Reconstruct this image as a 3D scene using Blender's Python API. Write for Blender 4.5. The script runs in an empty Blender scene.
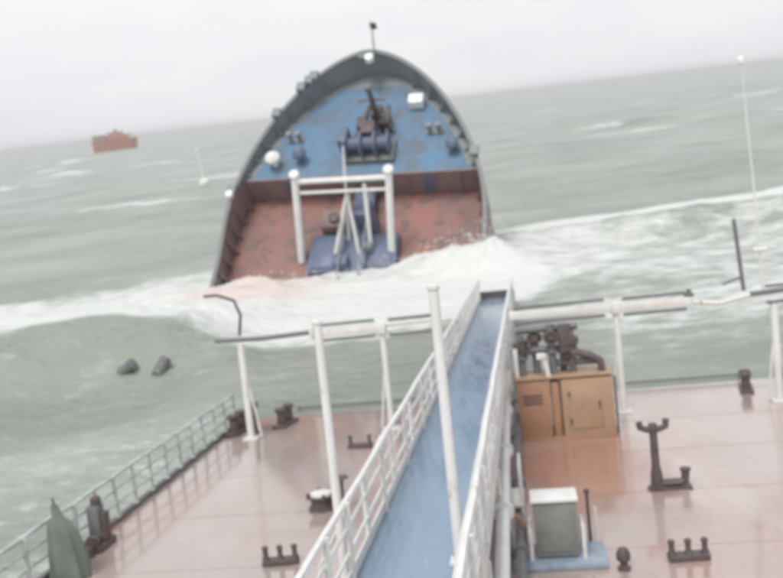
import bpy, bmesh, math, random
import numpy as np
from mathutils import Matrix, Vector
random.seed(7)
sc = bpy.context.scene
col = sc.collection
R_ = math.radians

# ------------------------------------------------------------------ camera
CAM_H = 9.59
cam_d = bpy.data.cameras.new('camera'); cam = bpy.data.objects.new('camera', cam_d); col.objects.link(cam)
CR = Matrix(((0.99316791, 0.11669406, 0.0), (-0.02309938, 0.19659577, -0.98021249), (-0.11438497, 0.97351559, 0.19794817)))
cam.matrix_world = Matrix.Translation((0, 0, CAM_H)) @ CR.to_4x4()
cam_d.sensor_width = 36; cam_d.lens = 36 * 900 / 783
cam_d.clip_start = 0.1; cam_d.clip_end = 30000
cam_d.dof.use_dof = True; cam_d.dof.focus_distance = 3.0
cam_d.dof.aperture_fstop = 2.7          # a hand-held phone video, never quite in focus
sc.camera = cam
# ------------------------------------------------------------------ world: overcast sky
SUN_EL, SUN_ROT = R_(58), R_(205)
w = bpy.data.worlds.new('World'); sc.world = w; w.use_nodes = True
nt = w.node_tree; nt.nodes.clear()
N = nt.nodes.new; LK = nt.links.new
out = N('ShaderNodeOutputWorld'); bg = N('ShaderNodeBackground'); bg.inputs['Strength'].default_value = 0.1
sky = N('ShaderNodeTexSky'); sky.sky_type = 'NISHITA'; sky.sun_disc = False
sky.sun_elevation = SUN_EL; sky.sun_rotation = SUN_ROT; sky.dust_density = 4; sky.air_density = 1.5
tc = N('ShaderNodeTexCoord'); mp = N('ShaderNodeMapping'); mp.inputs['Scale'].default_value = (1, 1, 3.2)
nz = N('ShaderNodeTexNoise'); nz.inputs['Scale'].default_value = 1.7; nz.inputs['Detail'].default_value = 5; nz.inputs['Roughness'].default_value = 0.55
cr = N('ShaderNodeValToRGB'); cr.color_ramp.elements[0].position = 0.3; cr.color_ramp.elements[1].position = 0.7
cr.color_ramp.elements[0].color = (7.0, 7.2, 7.75, 1); cr.color_ramp.elements[1].color = (8.9, 9.0, 9.0, 1)
mx = N('ShaderNodeMix'); mx.data_type = 'RGBA'; mx.inputs['Factor'].default_value = 0.93
LK(tc.outputs['Generated'], mp.inputs['Vector']); LK(mp.outputs['Vector'], nz.inputs['Vector'])
LK(nz.outputs['Fac'], cr.inputs['Fac']); LK(sky.outputs['Color'], mx.inputs['A']); LK(cr.outputs['Color'], mx.inputs['B'])
LK(mx.outputs['Result'], bg.inputs['Color']); LK(bg.outputs['Background'], out.inputs['Surface'])
# ------------------------------------------------------------------ sun behind cloud
sd = bpy.data.lights.new('sun', 'SUN'); sd.energy = 2.0; sd.angle = R_(25); sd.color = (1.0, 0.97, 0.92)
so = bpy.data.objects.new('sun', sd); col.objects.link(so)
so.rotation_euler = (R_(90) - SUN_EL, 0, R_(-25))
# ------------------------------------------------------------------ picture
sc.render.engine = 'CYCLES'
sc.cycles.use_denoising = True
sc.cycles.max_bounces = 6
sc.cycles.filter_width = 2.2
sc.view_settings.view_transform = 'Standard'; sc.view_settings.look = 'None'
sc.view_settings.exposure = 0.2; sc.view_settings.gamma = 1.0; sc.view_settings.use_curve_mapping = False

# ------------------------------------------------------------------ frames of reference
EYE = 6.1                                  # eye height over the sloping deck
SH3 = Matrix(((0.9900829, 0.13984892, 0.01334655), (-0.14043689, 0.98280265, 0.11990175), (0.0036511, -0.12058702, 0.99269605)))
SHIP = Matrix.Translation(Vector((0, 0, CAM_H)) - SH3 @ Vector((0, 0, EYE))) @ SH3.to_4x4()
SHIP_INV = SHIP.inverted()
BOW = Matrix.Translation((-2.26, 53.3, 0)) @ Matrix.Rotation(-0.30, 4, 'Z') @ Matrix.Rotation(0.78, 4, 'X') @ Matrix.Rotation(0.06, 4, 'Y')

# ------------------------------------------------------------------ materials
def paint(name, c1, c2=None, rough=0.5, scale=2.0, amount=0.5, rust=0.0, rustcol=(0.16, 0.065, 0.035), metal=0.0, bump=0.08, rough_var=0.15, stretch=(1, 1, 1), coat=0.0, continuous=False):
    m = bpy.data.materials.new(name); m.use_nodes = True
    t = m.node_tree; b = t.nodes['Principled BSDF']
    n = t.nodes.new; l = t.links.new
    c2 = c2 or tuple(x * 0.75 for x in c1)
    tc = n('ShaderNodeTexCoord'); mp = n('ShaderNodeMapping'); mp.inputs['Scale'].default_value = stretch
    oi = n('ShaderNodeObjectInfo'); vm = n('ShaderNodeVectorMath'); vm.operation = 'MULTIPLY_ADD'
    vm.inputs[1].default_value = (37, 53, 71); l(oi.outputs['Random'], vm.inputs[0]); l(tc.outputs['Object'], vm.inputs[2])
    l(n('ShaderNodeNewGeometry').outputs['Position'] if continuous else vm.outputs['Vector'], mp.inputs['Vector'])
    a = n('ShaderNodeTexNoise'); a.inputs['Scale'].default_value = scale; a.inputs['Detail'].default_value = 6; a.inputs['Roughness'].default_value = 0.6
    l(mp.outputs['Vector'], a.inputs['Vector'])
    r = n('ShaderNodeMapRange'); r.inputs['From Min'].default_value = 0.5 - 0.25 * amount; r.inputs['From Max'].default_value = 0.5 + 0.25 * amount
    l(a.outputs['Fac'], r.inputs['Value'])
    mx = n('ShaderNodeMix'); mx.data_type = 'RGBA'; mx.inputs['A'].default_value = (*c1, 1); mx.inputs['B'].default_value = (*c2, 1)
    l(r.outputs['Result'], mx.inputs['Factor'])
    colour = mx.outputs['Result']
    if rust > 0:
        d = n('ShaderNodeTexNoise'); d.inputs['Scale'].default_value = scale * 2.7; d.inputs['Detail'].default_value = 8; d.inputs['Roughness'].default_value = 0.7
        l(mp.outputs['Vector'], d.inputs['Vector'])
        r2 = n('ShaderNodeMapRange'); r2.inputs['From Min'].default_value = 0.68 - 0.25 * rust; r2.inputs['From Max'].default_value = 0.80 - 0.25 * rust
        l(d.outputs['Fac'], r2.inputs['Value'])
        m2 = n('ShaderNodeMix'); m2.data_type = 'RGBA'; m2.inputs['B'].default_value = (*rustcol, 1)
        l(r2.outputs['Result'], m2.inputs['Factor']); l(colour, m2.inputs['A']); colour = m2.outputs['Result']
    l(colour, b.inputs['Base Color'])
    r3 = n('ShaderNodeMapRange'); r3.inputs['From Min'].default_value = 0.3; r3.inputs['From Max'].default_value = 0.7
    r3.inputs['To Min'].default_value = max(0.03, rough - rough_var); r3.inputs['To Max'].default_value = min(1, rough + rough_var)
    l(a.outputs['Fac'], r3.inputs['Value']); l(r3.outputs['Result'], b.inputs['Roughness'])
    b.inputs['Metallic'].default_value = metal
    b.inputs['Coat Weight'].default_value = coat; b.inputs['Coat Roughness'].default_value = 0.12
    e = n('ShaderNodeTexNoise'); e.inputs['Scale'].default_value = scale * 9; e.inputs['Detail'].default_value = 4
    l(mp.outputs['Vector'], e.inputs['Vector'])
    bp = n('ShaderNodeBump'); bp.inputs['Strength'].default_value = bump; bp.inputs['Distance'].default_value = 0.05
    l(e.outputs['Fac'], bp.inputs['Height']); l(bp.outputs['Normal'], b.inputs['Normal'])
    return m

M = {}
M['white'] = paint('weathered_white_paint', (0.74, 0.74, 0.72), (0.60, 0.58, 0.55), 0.45, 1.6, 0.8, rust=0.35, rustcol=(0.36, 0.24, 0.18))
M['white_clean'] = paint('white_paint', (0.78, 0.78, 0.77), (0.64, 0.635, 0.62), 0.4, 2.2, 0.8, rust=0.32, rustcol=(0.40, 0.29, 0.22), stretch=(1, 1, .5))
M['rail_white'] = paint('rail_white_paint', (0.54, 0.59, 0.56), (0.38, 0.43, 0.405), 0.45, 3, rust=0.5, rustcol=(0.28, 0.2, 0.16))
M['blue'] = paint('worn_blue_walkway_paint', (0.125, 0.225, 0.345), (0.24, 0.32, 0.415), 0.3, 1.1, 0.9, rust=0.25, rustcol=(0.42, 0.50, 0.60), rough_var=0.2, coat=0.5, stretch=(3.2, .45, 1), continuous=True)
M['bow_blue'] = paint('forecastle_blue_paint', (0.072, 0.19, 0.345), (0.13, 0.205, 0.28), 0.6, 0.34, 0.7, rust=0.85, rustcol=(0.11, 0.15, 0.20))
M['bow_red'] = paint('bow_red_deck_paint', (0.30, 0.115, 0.095), (0.17, 0.115, 0.105), 0.5, 0.3, 0.7, rust=0.72, rustcol=(0.12, 0.08, 0.07))
M['bow_grey'] = paint('bow_grey_paint', (0.185, 0.205, 0.22), (0.255, 0.27, 0.275), 0.6, 0.6, 0.9, rust=0.3, rustcol=(0.15, 0.095, 0.075))
M['bulkhead'] = paint('faded_purple_brown_paint', (0.26, 0.17, 0.16), (0.19, 0.15, 0.155), 0.6, 0.5, 0.9, rust=0.5, rustcol=(0.22, 0.11, 0.09))
M['hull_dark'] = paint('dark_hull_paint', (0.07, 0.085, 0.11), (0.12, 0.12, 0.13), 0.5, 0.5, 0.8, rust=0.4)
M['hull_red'] = paint('red_bottom_paint', (0.22, 0.07, 0.055), (0.15, 0.07, 0.06), 0.5, 0.5, 0.8, rust=0.3)
M['dark'] = paint('dark_fitting_paint', (0.075, 0.06, 0.06), (0.12, 0.095, 0.09), 0.5, 4, 0.8, rust=0.4, rustcol=(0.14, 0.075, 0.055))
M['darkgrey'] = paint('dark_grey_paint', (0.12, 0.125, 0.13), (0.18, 0.18, 0.185), 0.5, 3, 0.8, rust=0.25)
M['green'] = paint('grey_green_canvas', (0.115, 0.14, 0.12), (0.17, 0.19, 0.17), 0.8, 3, 0.8)
M['navy'] = paint('dark_blue_paint', (0.085, 0.115, 0.21), (0.13, 0.15, 0.21), 0.5, 1.0, 0.8, rust=0.3)
M['brown'] = paint('brown_rusted_plate', (0.40, 0.215, 0.135), (0.30, 0.175, 0.12), 0.55, 1.4, 0.9, rust=0.3, rustcol=(0.30, 0.12, 0.08))
M['tan'] = paint('tan_weathered_plate', (0.44, 0.285, 0.185), (0.34, 0.225, 0.155), 0.55, 1.4, 0.9, rust=0.3, rustcol=(0.25, 0.12, 0.08))
M['locker'] = paint('grey_green_locker_paint', (0.24, 0.255, 0.235), (0.18, 0.19, 0.18), 0.5, 3, 0.7, rust=0.2)
M['ltblue'] = paint('light_blue_grey_paint', (0.30, 0.36, 0.44), (0.22, 0.27, 0.34), 0.4, 3)
M['farrust'] = paint('far_hull_rust', (0.42, 0.165, 0.10), (0.33, 0.145, 0.10), 0.7, 0.2)
M['fardark'] = paint('far_superstructure', (0.26, 0.185, 0.155), (0.34, 0.23, 0.18), 0.7, 0.2)
M['orange'] = paint('faded_orange', (0.34, 0.14, 0.09), (0.27, 0.13, 0.10), 0.6, 3)
M['foam'] = paint('spray_foam', (0.74, 0.76, 0.75), (0.70, 0.72, 0.71), 0.7, 3, bump=0.0)
M['lamp'] = paint('pale_lamp_glass', (0.85, 0.86, 0.85), (0.78, 0.8, 0.8), 0.2, 4, bump=0.0)
# wet deck
def deck_material():
    m = bpy.data.materials.new('wet_red_oxide_deck'); m.use_nodes = True
    t = m.node_tree; b = t.nodes['Principled BSDF']; n = t.nodes.new; l = t.links.new
    tc = n('ShaderNodeTexCoord')
    def noise(scale, detail, rough, st=(1, 1, 1), lo=0.4, hi=0.6):
        mp = n('ShaderNodeMapping'); mp.inputs['Scale'].default_value = st; l(tc.outputs['Object'], mp.inputs['Vector'])
        x = n('ShaderNodeTexNoise'); x.inputs['Scale'].default_value = scale; x.inputs['Detail'].default_value = detail; x.inputs['Roughness'].default_value = rough
        l(mp.outputs['Vector'], x.inputs['Vector'])
        r = n('ShaderNodeMapRange'); r.inputs['From Min'].default_value = lo; r.inputs['From Max'].default_value = hi; l(x.outputs['Fac'], r.inputs['Value'])
        return r.outputs['Result']
    def mix(f, a, c, amt=1.0):
        k = n('ShaderNodeMix'); k.data_type = 'RGBA'
        if amt < 1:
            q = n('ShaderNodeMath'); q.operation = 'MULTIPLY'; q.inputs[1].default_value = amt; l(f, q.inputs[0]); f = q.outputs[0]
        l(f, k.inputs['Factor'])
        if isinstance(a, tuple): k.inputs['A'].default_value = (*a, 1)
        else: l(a, k.inputs['A'])
        k.inputs['B'].default_value = (*c, 1); return k.outputs['Result']
    big = noise(0.2, 5, 0.6, (1, .8, 1), .36, .64)
    c = mix(big, (0.43, 0.30, 0.26), (0.37, 0.31, 0.29))
    c = mix(noise(0.5, 7, 0.65, (1, .35, 1), .5, .72), c, (0.43, 0.265, 0.23), .8)      # bare red lead showing in fore-and-aft streaks
    c = mix(noise(1.3, 8, 0.7, (1, .6, 1), .56, .75), c, (0.27, 0.165, 0.13), .7)       # rust scabs
    c = mix(noise(0.35, 6, 0.6, (1.2, .5, 1), .55, .75), c, (0.56, 0.50, 0.475), .7)    # salt and worn pale paint
    # reflection of the brown valve house, painted into the wet deck colour
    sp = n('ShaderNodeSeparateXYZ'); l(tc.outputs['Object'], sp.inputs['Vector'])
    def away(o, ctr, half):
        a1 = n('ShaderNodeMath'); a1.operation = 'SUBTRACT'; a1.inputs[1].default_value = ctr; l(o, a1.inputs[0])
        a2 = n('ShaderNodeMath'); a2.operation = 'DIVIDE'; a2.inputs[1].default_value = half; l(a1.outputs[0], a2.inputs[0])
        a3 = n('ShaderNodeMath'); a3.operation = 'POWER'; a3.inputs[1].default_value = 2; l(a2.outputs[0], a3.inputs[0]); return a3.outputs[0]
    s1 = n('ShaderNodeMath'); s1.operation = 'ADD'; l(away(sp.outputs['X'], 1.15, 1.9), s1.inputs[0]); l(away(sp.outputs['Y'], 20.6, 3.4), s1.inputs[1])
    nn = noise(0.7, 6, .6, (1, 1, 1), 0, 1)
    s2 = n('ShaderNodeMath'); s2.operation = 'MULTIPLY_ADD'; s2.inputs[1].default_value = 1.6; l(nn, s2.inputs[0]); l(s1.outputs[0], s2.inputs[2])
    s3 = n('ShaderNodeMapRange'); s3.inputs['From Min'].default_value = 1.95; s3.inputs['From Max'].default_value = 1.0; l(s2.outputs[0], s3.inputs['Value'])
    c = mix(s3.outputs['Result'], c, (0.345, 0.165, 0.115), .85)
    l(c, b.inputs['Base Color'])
    wet = noise(0.42, 6, 0.55, (1, .55, 1), .42, .60)
    ro = n('ShaderNodeMapRange'); ro.inputs['To Min'].default_value = 0.42; ro.inputs['To Max'].default_value = 0.07; l(wet, ro.inputs['Value']); l(ro.outputs['Result'], b.inputs['Roughness'])
    b.inputs['Coat Weight'].default_value = 1.0; b.inputs['Coat Roughness'].default_value = 0.10
    h = noise(7, 6, .65, (1, 1, 1), 0, 1); h2 = noise(.5, 3, .5, (1, 1, 1), 0, 1)
    hs = n('ShaderNodeMath'); hs.operation = 'MULTIPLY_ADD'; hs.inputs[1].default_value = 2.5; l(h2, hs.inputs[0]); l(h, hs.inputs[2])
    bp = n('ShaderNodeBump'); bp.inputs['Strength'].default_value = 0.15; bp.inputs['Distance'].default_value = 0.03
    l(hs.outputs[0], bp.inputs['Height']); l(bp.outputs['Normal'], b.inputs['Normal'])
    return m
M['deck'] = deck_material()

# sea
def sea_material():
    m = bpy.data.materials.new('storm_water'); m.use_nodes = True
    t = m.node_tree; b = t.nodes['Principled BSDF']; n = t.nodes.new; l = t.links.new
    at = n('ShaderNodeAttribute'); at.attribute_name = 'foam'
    ge = n('ShaderNodeNewGeometry')
    def noise(scale, detail, rough=0.6, st=(1, 1, 1)):
        mp = n('ShaderNodeMapping'); mp.inputs['Scale'].default_value = st; l(ge.outputs['Position'], mp.inputs['Vector'])
        x = n('ShaderNodeTexNoise'); x.inputs['Scale'].default_value = scale; x.inputs['Detail'].default_value = detail; x.inputs['Roughness'].default_value = rough
        l(mp.outputs['Vector'], x.inputs['Vector']); return x.outputs['Fac']
    sep = n('ShaderNodeSeparateColor'); l(at.outputs['Color'], sep.inputs['Color'])
    f1 = noise(0.6, 9, 0.68, (1, 1.9, 1))
    # foam cover: attribute pushed through a lacy noise threshold
    sub = n('ShaderNodeMath'); sub.operation = 'SUBTRACT'; sub.inputs[1].default_value = 0.5; l(f1, sub.inputs[0])
    mul = n('ShaderNodeMath'); mul.operation = 'MULTIPLY_ADD'; mul.inputs[1].default_value = 1.7; l(sub.outputs[0], mul.inputs[0]); l(sep.outputs['Red'], mul.inputs[2])
    mr = n('ShaderNodeMapRange'); mr.interpolation_type = 'SMOOTHSTEP'; mr.inputs['From Min'].default_value = 0.12; mr.inputs['From Max'].default_value = 0.85
    l(mul.outputs[0], mr.inputs['Value'])
    mxf = n('ShaderNodeMath'); mxf.operation = 'MAXIMUM'; l(mr.outputs['Result'], mxf.inputs[0]); l(sep.outputs['Blue'], mxf.inputs[1])
    mr = type('o', (), {'outputs': {'Result': mxf.outputs[0]}})
    f2 = noise(0.05, 4, 0.55, (1, 2.2, 1))
    wc = n('ShaderNodeMix'); wc.data_type = 'RGBA'; wc.inputs['A'].default_value = (0.222, 0.244, 0.215, 1); wc.inputs['B'].default_value = (0.335, 0.363, 0.325, 1)
    mr2 = n('ShaderNodeMapRange'); mr2.inputs['From Min'].default_value = 0.35; mr2.inputs['From Max'].default_value = 0.65
    l(f2, mr2.inputs['Value']); l(mr2.outputs['Result'], wc.inputs['Factor'])
    fr = n('ShaderNodeMix'); fr.data_type = 'RGBA'; fr.inputs['A'].default_value = (0.70, 0.72, 0.695, 1); fr.inputs['B'].default_value = (0.70, 0.56, 0.53, 1)
    l(sep.outputs['Green'], fr.inputs['Factor'])
    mc = n('ShaderNodeMix'); mc.data_type = 'RGBA'; l(mr.outputs['Result'], mc.inputs['Factor']); l(wc.outputs['Result'], mc.inputs['A']); l(fr.outputs['Result'], mc.inputs['B'])
    l(mc.outputs['Result'], b.inputs['Base Color'])
    ro = n('ShaderNodeMapRange'); ro.inputs['To Min'].default_value = 0.3; ro.inputs['To Max'].default_value = 0.85; l(mr.outputs['Result'], ro.inputs['Value']); l(ro.outputs['Result'], b.inputs['Roughness'])
    b.inputs['IOR'].default_value = 1.33; b.inputs['Specular IOR Level'].default_value = 0.9
    h1 = noise(1.4, 8, 0.62, (1, 1.7, 1)); h2 = noise(0.16, 5, 0.6, (1, 2.0, 1))
    ad = n('ShaderNodeMath'); ad.operation = 'MULTIPLY_ADD'; ad.inputs[1].default_value = 3.0; l(h2, ad.inputs[0]); l(h1, ad.inputs[2])
    bp = n('ShaderNodeBump'); bp.inputs['Strength'].default_value = 0.75; bp.inputs['Distance'].default_value = 0.45
    l(ad.outputs[0], bp.inputs['Height']); l(bp.outputs['Normal'], b.inputs['Normal'])
    return m
M['sea'] = sea_material()

# ------------------------------------------------------------------ builders
def link(name, mesh, parent=None, mat=None):
    o = bpy.data.objects.new(name, mesh); col.objects.link(o)
    if mat: mesh.materials.append(mat)
    if parent: o.parent = parent
    return o
class MB:
    def __init__(s): s.v = []; s.f = []
    def add(s, v, f):
        b = len(s.v); s.v += [tuple(x) for x in v]; s.f += [tuple(b + i for i in q) for q in f]; return s
    def box(s, x0, x1, y0, y1, z0, z1, bev=0.0):
        if bev <= 0:
            return s.add([(x, y, z) for z in (z0, z1) for y in (y0, y1) for x in (x0, x1)],
                         [(0, 2, 3, 1), (4, 5, 7, 6), (0, 1, 5, 4), (2, 6, 7, 3), (0, 4, 6, 2), (1, 3, 7, 5)])
        bm = bmesh.new(); bmesh.ops.create_cube(bm, size=1)
        for v in bm.verts: v.co = ((x0 + x1) / 2 + v.co.x * (x1 - x0), (y0 + y1) / 2 + v.co.y * (y1 - y0), (z0 + z1) / 2 + v.co.z * (z1 - z0))
        bmesh.ops.bevel(bm, geom=bm.edges[:] + bm.verts[:], offset=bev, segments=2, affect='EDGES', profile=0.5)
        bm.verts.index_update()
        s.add([v.co[:] for v in bm.verts], [[v.index for v in f.verts] for f in bm.faces]); bm.free(); return s
    def tube(s, pts, r, n=8, r1=None, cap=True):
        pts = [Vector(p) for p in pts]; V = []; F = []; k = len(pts)
        d = (pts[-1] - pts[0]).normalized()
        u = d.orthogonal().normalized()
        for i, p in enumerate(pts):
            t = (pts[min(i + 1, k - 1)] - pts[max(i - 1, 0)]).normalized()
            u = (u - t * u.dot(t)); u = u.normalized() if u.length > 1e-6 else t.orthogonal().normalized()
            w_ = t.cross(u); rr = r if r1 is None else r + (r1 - r) * i / (k - 1)
            V += [p + (u * math.cos(a) + w_ * math.sin(a)) * rr for a in [2 * math.pi * j / n for j in range(n)]]
        for i in range(k - 1):
            F += [(i * n + j, i * n + (j + 1) % n, (i + 1) * n + (j + 1) % n, (i + 1) * n + j) for j in range(n)]
        if cap: F += [tuple(range(n - 1, -1, -1)), tuple(range((k - 1) * n, k * n))]
        return s.add(V, F)
    def lathe(s, prof, c=(0, 0, 0), n=14, axis='Z'):
        V = []; F = []; k = len(prof)
        for r, z in prof:
            for j in range(n):
                a = 2 * math.pi * j / n; q = (r * math.cos(a), r * math.sin(a), z)
                if axis == 'X': q = (q[2], q[0], q[1])
                if axis == 'Y': q = (q[0], q[2], q[1])
                V.append((c[0] + q[0], c[1] + q[1], c[2] + q[2]))
        for i in range(k - 1):
            F += [(i * n + j, i * n + (j + 1) % n, (i + 1) * n + (j + 1) % n, (i + 1) * n + j) for j in range(n)]
        F += [tuple(range(n - 1, -1, -1)), tuple(range((k - 1) * n, k * n))]
        return s.add(V, F)
    def torus(s, c, R, r, axis='Z', n=18, k=6):
        pts = []
        for i in range(n):
            a = 2 * math.pi * i / n
            for j in range(k):
                b = 2 * math.pi * j / k; q = ((R + r * math.cos(b)) * math.cos(a), (R + r * math.cos(b)) * math.sin(a), r * math.sin(b))
                if axis == 'X': q = (q[2], q[0], q[1])
                if axis == 'Y': q = (q[0], q[2], q[1])
                pts.append((c[0] + q[0], c[1] + q[1], c[2] + q[2]))
        return s.add(pts, [(i * k + j, ((i + 1) % n) * k + j, ((i + 1) % n) * k + (j + 1) % k, i * k + (j + 1) % k) for i in range(n) for j in range(k)])
    def mesh(s, name, smooth=False):
        me = bpy.data.meshes.new(name); me.from_pydata(s.v, [], s.f); me.update()
        bm = bmesh.new(); bm.from_mesh(me); bmesh.ops.recalc_face_normals(bm, faces=bm.faces); bm.to_mesh(me); bm.free()
        if smooth:
            me.polygons.foreach_set('use_smooth', [True] * len(me.polygons))
            try: me.set_sharp_from_angle(angle=R_(40))
            except Exception: pass
        return me
    def build(s, name, mat, parent=None, smooth=True):
        return link(name, s.mesh(name, smooth), parent, mat)
def tag(o, label=None, cat=None, group=None, kind=None):
    for k, v in (('label', label), ('category', cat), ('group', group), ('kind', kind)):
        if v: o[k] = v
    return o
def thing(name, label, cat, pos, rz=0.0, group=None, frame=SHIP):
    o = bpy.data.objects.new(name, None); col.objects.link(o); o.empty_display_size = 0.2
    o.matrix_world = frame @ Matrix.Translation(pos) @ Matrix.Rotation(rz, 4, 'Z')
    return tag(o, label, cat, group)
def copies(src, name, places, parent, rot=None):
    for i, p in enumerate(places):
        o = src if i == 0 else src.copy()
        if i: col.objects.link(o)
        o.parent = parent; o.location = p
        if rot: o.rotation_euler = rot[i]

# ------------------------------------------------------------------ value noise for the sea shape
def vnoise(x, y, seed):
    xi = np.floor(x).astype(np.int64); yi = np.floor(y).astype(np.int64); fx = x - xi; fy = y - yi
    fx = fx * fx * (3 - 2 * fx); fy = fy * fy * (3 - 2 * fy)
    def h(a, b):
        k = (a * 374761393 + b * 668265263 + seed * 1274126177) & 0xffffffff
        k = ((k ^ (k >> 13)) * 1274126177) & 0xffffffff
        return ((k ^ (k >> 16)) & 0xffff) / 65535.0
    return (h(xi, yi) * (1 - fx) + h(xi + 1, yi) * fx) * (1 - fy) + (h(xi, yi + 1) * (1 - fx) + h(xi + 1, yi + 1) * fx) * fy
def fbm(x, y, seed, octv=5, g=0.5):
    t = np.zeros_like(x); a = 1.0; s = 0
    for i in range(octv):
        t += a * vnoise(x * 2 ** i + 17.3 * i, y * 2 ** i - 9.1 * i, seed + i); s += a; a *= g
    return t / s
def sstep(a, b, x):
    t = np.clip((x - a) / (b - a), 0, 1); return t * t * (3 - 2 * t)
def ridge(x, y, pts, width_front, width_back):
    """height 0..1 of a swell whose crest follows the polyline pts (x rising); front is the side nearer the eye"""
    px = np.array([p[0] for p in pts]); py = np.array([p[1] for p in pts]); ph = np.array([p[2] for p in pts])
    c = np.interp(x, px, py); h = np.interp(x, px, ph)
    d = y - c
    return h * np.exp(-np.where(d < 0, (d / width_front) ** 2, (d / width_back) ** 2)), d

SEA = {}
def sea_z(px, py):
    x, y, z = SEA['xyz']; i = np.argmin((x - px) ** 2 + (y - py) ** 2); return float(z.ravel()[i])
def make_sea():
    th = np.concatenate([np.linspace(-42, 42, 640), np.arange(45, 316, 4.0)]) * math.pi / 180
    r = [1.0]
    while r[-1] < 9000:
        x = r[-1]; r.append(x * (1.10 if x < 12 else 1.0062 if x < 110 else 1.022 if x < 1500 else 1.08))
    r = np.array(r); TH, RR = np.meshgrid(th, r)
    x = RR * np.sin(TH); y = RR * np.cos(TH)
    Si = np.array(SHIP_INV)
    # ship coordinates at z = 0
    X = Si[0, 0] * x + Si[0, 1] * y + Si[0, 3]; Y = Si[1, 0] * x + Si[1, 1] * y + Si[1, 3]
    dz = np.array(SHIP)  # deck height under each point
    deckz = dz[2, 3] + dz[2, 0] * X + dz[2, 1] * Y
    dx = np.maximum(np.maximum(-9.45 - X, X - 8.05), 0); dy = np.maximum(Y - 47, 0)
    calm = sstep(0.0, 6.0, np.hypot(dx, dy))
    rng = np.random.default_rng(3); z = np.zeros_like(x)
    far = 1 - sstep(250, 1400, RR)
    for i in range(16):
        lam = 4.0 * 1.22 ** i; a = 0.011 * lam ** 0.95; d = rng.normal(0.25, 0.5); ph = rng.uniform(0, 6.28)
        kx, ky = math.sin(d) * 2 * math.pi / lam, math.cos(d) * 2 * math.pi / lam
        s = np.sin(kx * x + ky * y + ph + 1.5 * fbm(x / 30, y / 30, 50 + i, 2))
        z += a * (s + 0.25 * s * np.abs(s)) * (1 if lam > 12 else (1 - sstep(80, 300, RR)))
    z = z * 0.42 * far
    z += 0.35 * (fbm(x / 6, y / 4, 7) - 0.5) * (1 - sstep(60, 200, RR))
    z *= 0.10 + 0.90 * calm
    z *= 1 - 0.72 * sstep(-4, -10, x) * sstep(-75, -45, x) * sstep(24, 32, y) * sstep(92, 74, y)
    # the big swell rolling in on the left
    wob = 2.2 * (fbm(x / 7, y / 7, 21, 3) - 0.5)
    h1, d1 = ridge(x, y + wob, [(-90, 40, .4), (-40, 33.6, 1.6), (-24, 35.0, 1.8), (-17, 36.6, 2.0), (-13, 38.0, 2.05), (-9.5, 38.6, 1.5), (-5, 40, .2), (0, 41, 0)], 2.7, 8)
    h1 = h1 - 0.32 * h1.max() * np.exp(-((d1 + 6.5) / 3.0) ** 2) * np.interp(x, [-60, -20, -9, -5], [.5, 1, 1, 0])
    h1 = h1 * sstep(0.0, 5.5, dx + 3.0 * (Y > 44))
    z += h1
    # breaking crest on the right
    wob2 = 1.6 * (fbm(x / 9, y / 9, 31, 3) - 0.5)
    h2, d2 = ridge(x, y + wob2, [(3, 58, 0), (7, 57.5, .5), (12, 57.2, .9), (20, 57.5, 1.0), (30, 58, 1.0), (60, 60, .7), (100, 62, .2)], 4.5, 6)
    z += h2
    h3, d3 = ridge(x, y + wob, [(-150, 115, .6), (-60, 118, .9), (-35, 110, 1.1), (-20, 106, .8), (10, 110, 0)], 6, 9)
    z += h3
    # ------------- foam
    n1 = fbm(x / 5, y / 3.2, 3); n2 = fbm(x / 1.6, y / 1.1, 11); n3 = fbm(x / 16, y / 8, 77)
    foam = np.zeros_like(x)
    foam = np.maximum(foam, sstep(-0.8, 0.6, d1 + 2.0 * (n1 - 0.5)) * sstep(32, 14, d1 + 16 * (n1 - .5) + 10 * (n3 - .5)) * sstep(0.0, 0.55, np.interp(x, [-90, -40, -17, -9, -3, 0], [.5, .8, 1, .9, .8, 0])) * 0.85)
    foam = np.maximum(foam, sstep(-1.2, 0.4, d2 + 1.2 * (n2 - .5)) * sstep(6.5, 2.0, d2 + 4 * (n1 - .5)) * np.clip(h2 * 2.2, 0, 1) * 1.0)
    # water torn white before the right crest and all round the bow
    def blob(cx, cy, rx, ry, p=2): return np.exp(-(((x - cx) / rx) ** 2 + ((y - cy) / ry) ** 2) ** (p / 2))
    wash = np.clip(blob(-3.2, 45.6, 9.8, 8.2, 5) * 1.4 + blob(4.5, 48, 5, 6, 3) + blob(-10, 50, 5, 5, 3) * 0.9, 0, 1.2)
    foam = np.maximum(foam, wash * (0.85 + 0.45 * n1))
    foam = np.maximum(foam, sstep(4, 9, x) * sstep(75, 40, x) * sstep(60, 55, y) * sstep(24, 40, y) * (0.25 + 0.62 * n1 + 0.3 * (n3 - .5)))
    foam = np.maximum(foam, sstep(7.9, 9.5, np.abs(X + .7)) * (x > 0) * sstep(50, 15, y) * 0.45)
    # churned water down the left side of the hull
    side = sstep(-9.2, -10.5, X) * sstep(-75, -18, x) * sstep(33.5, 26, y + 3 * (n3 - .5))
    foam = np.maximum(foam, side * (0.05 + 0.72 * n3))
    soft = side * np.clip(0.12 + 1.3 * (n3 - .30), 0, 1)
    foam = np.maximum(foam, sstep(0.5, 2.2, d3) * sstep(7, 3, d3) * np.clip(h3 * 1.1, 0, 1) * sstep(.42, .6, n3) * 1.0)
    # scattered whitecaps further out
    capn = fbm(x / 26, y / 9, 5, 4); cap2 = fbm(x / 90, y / 60, 15, 3)
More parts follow.
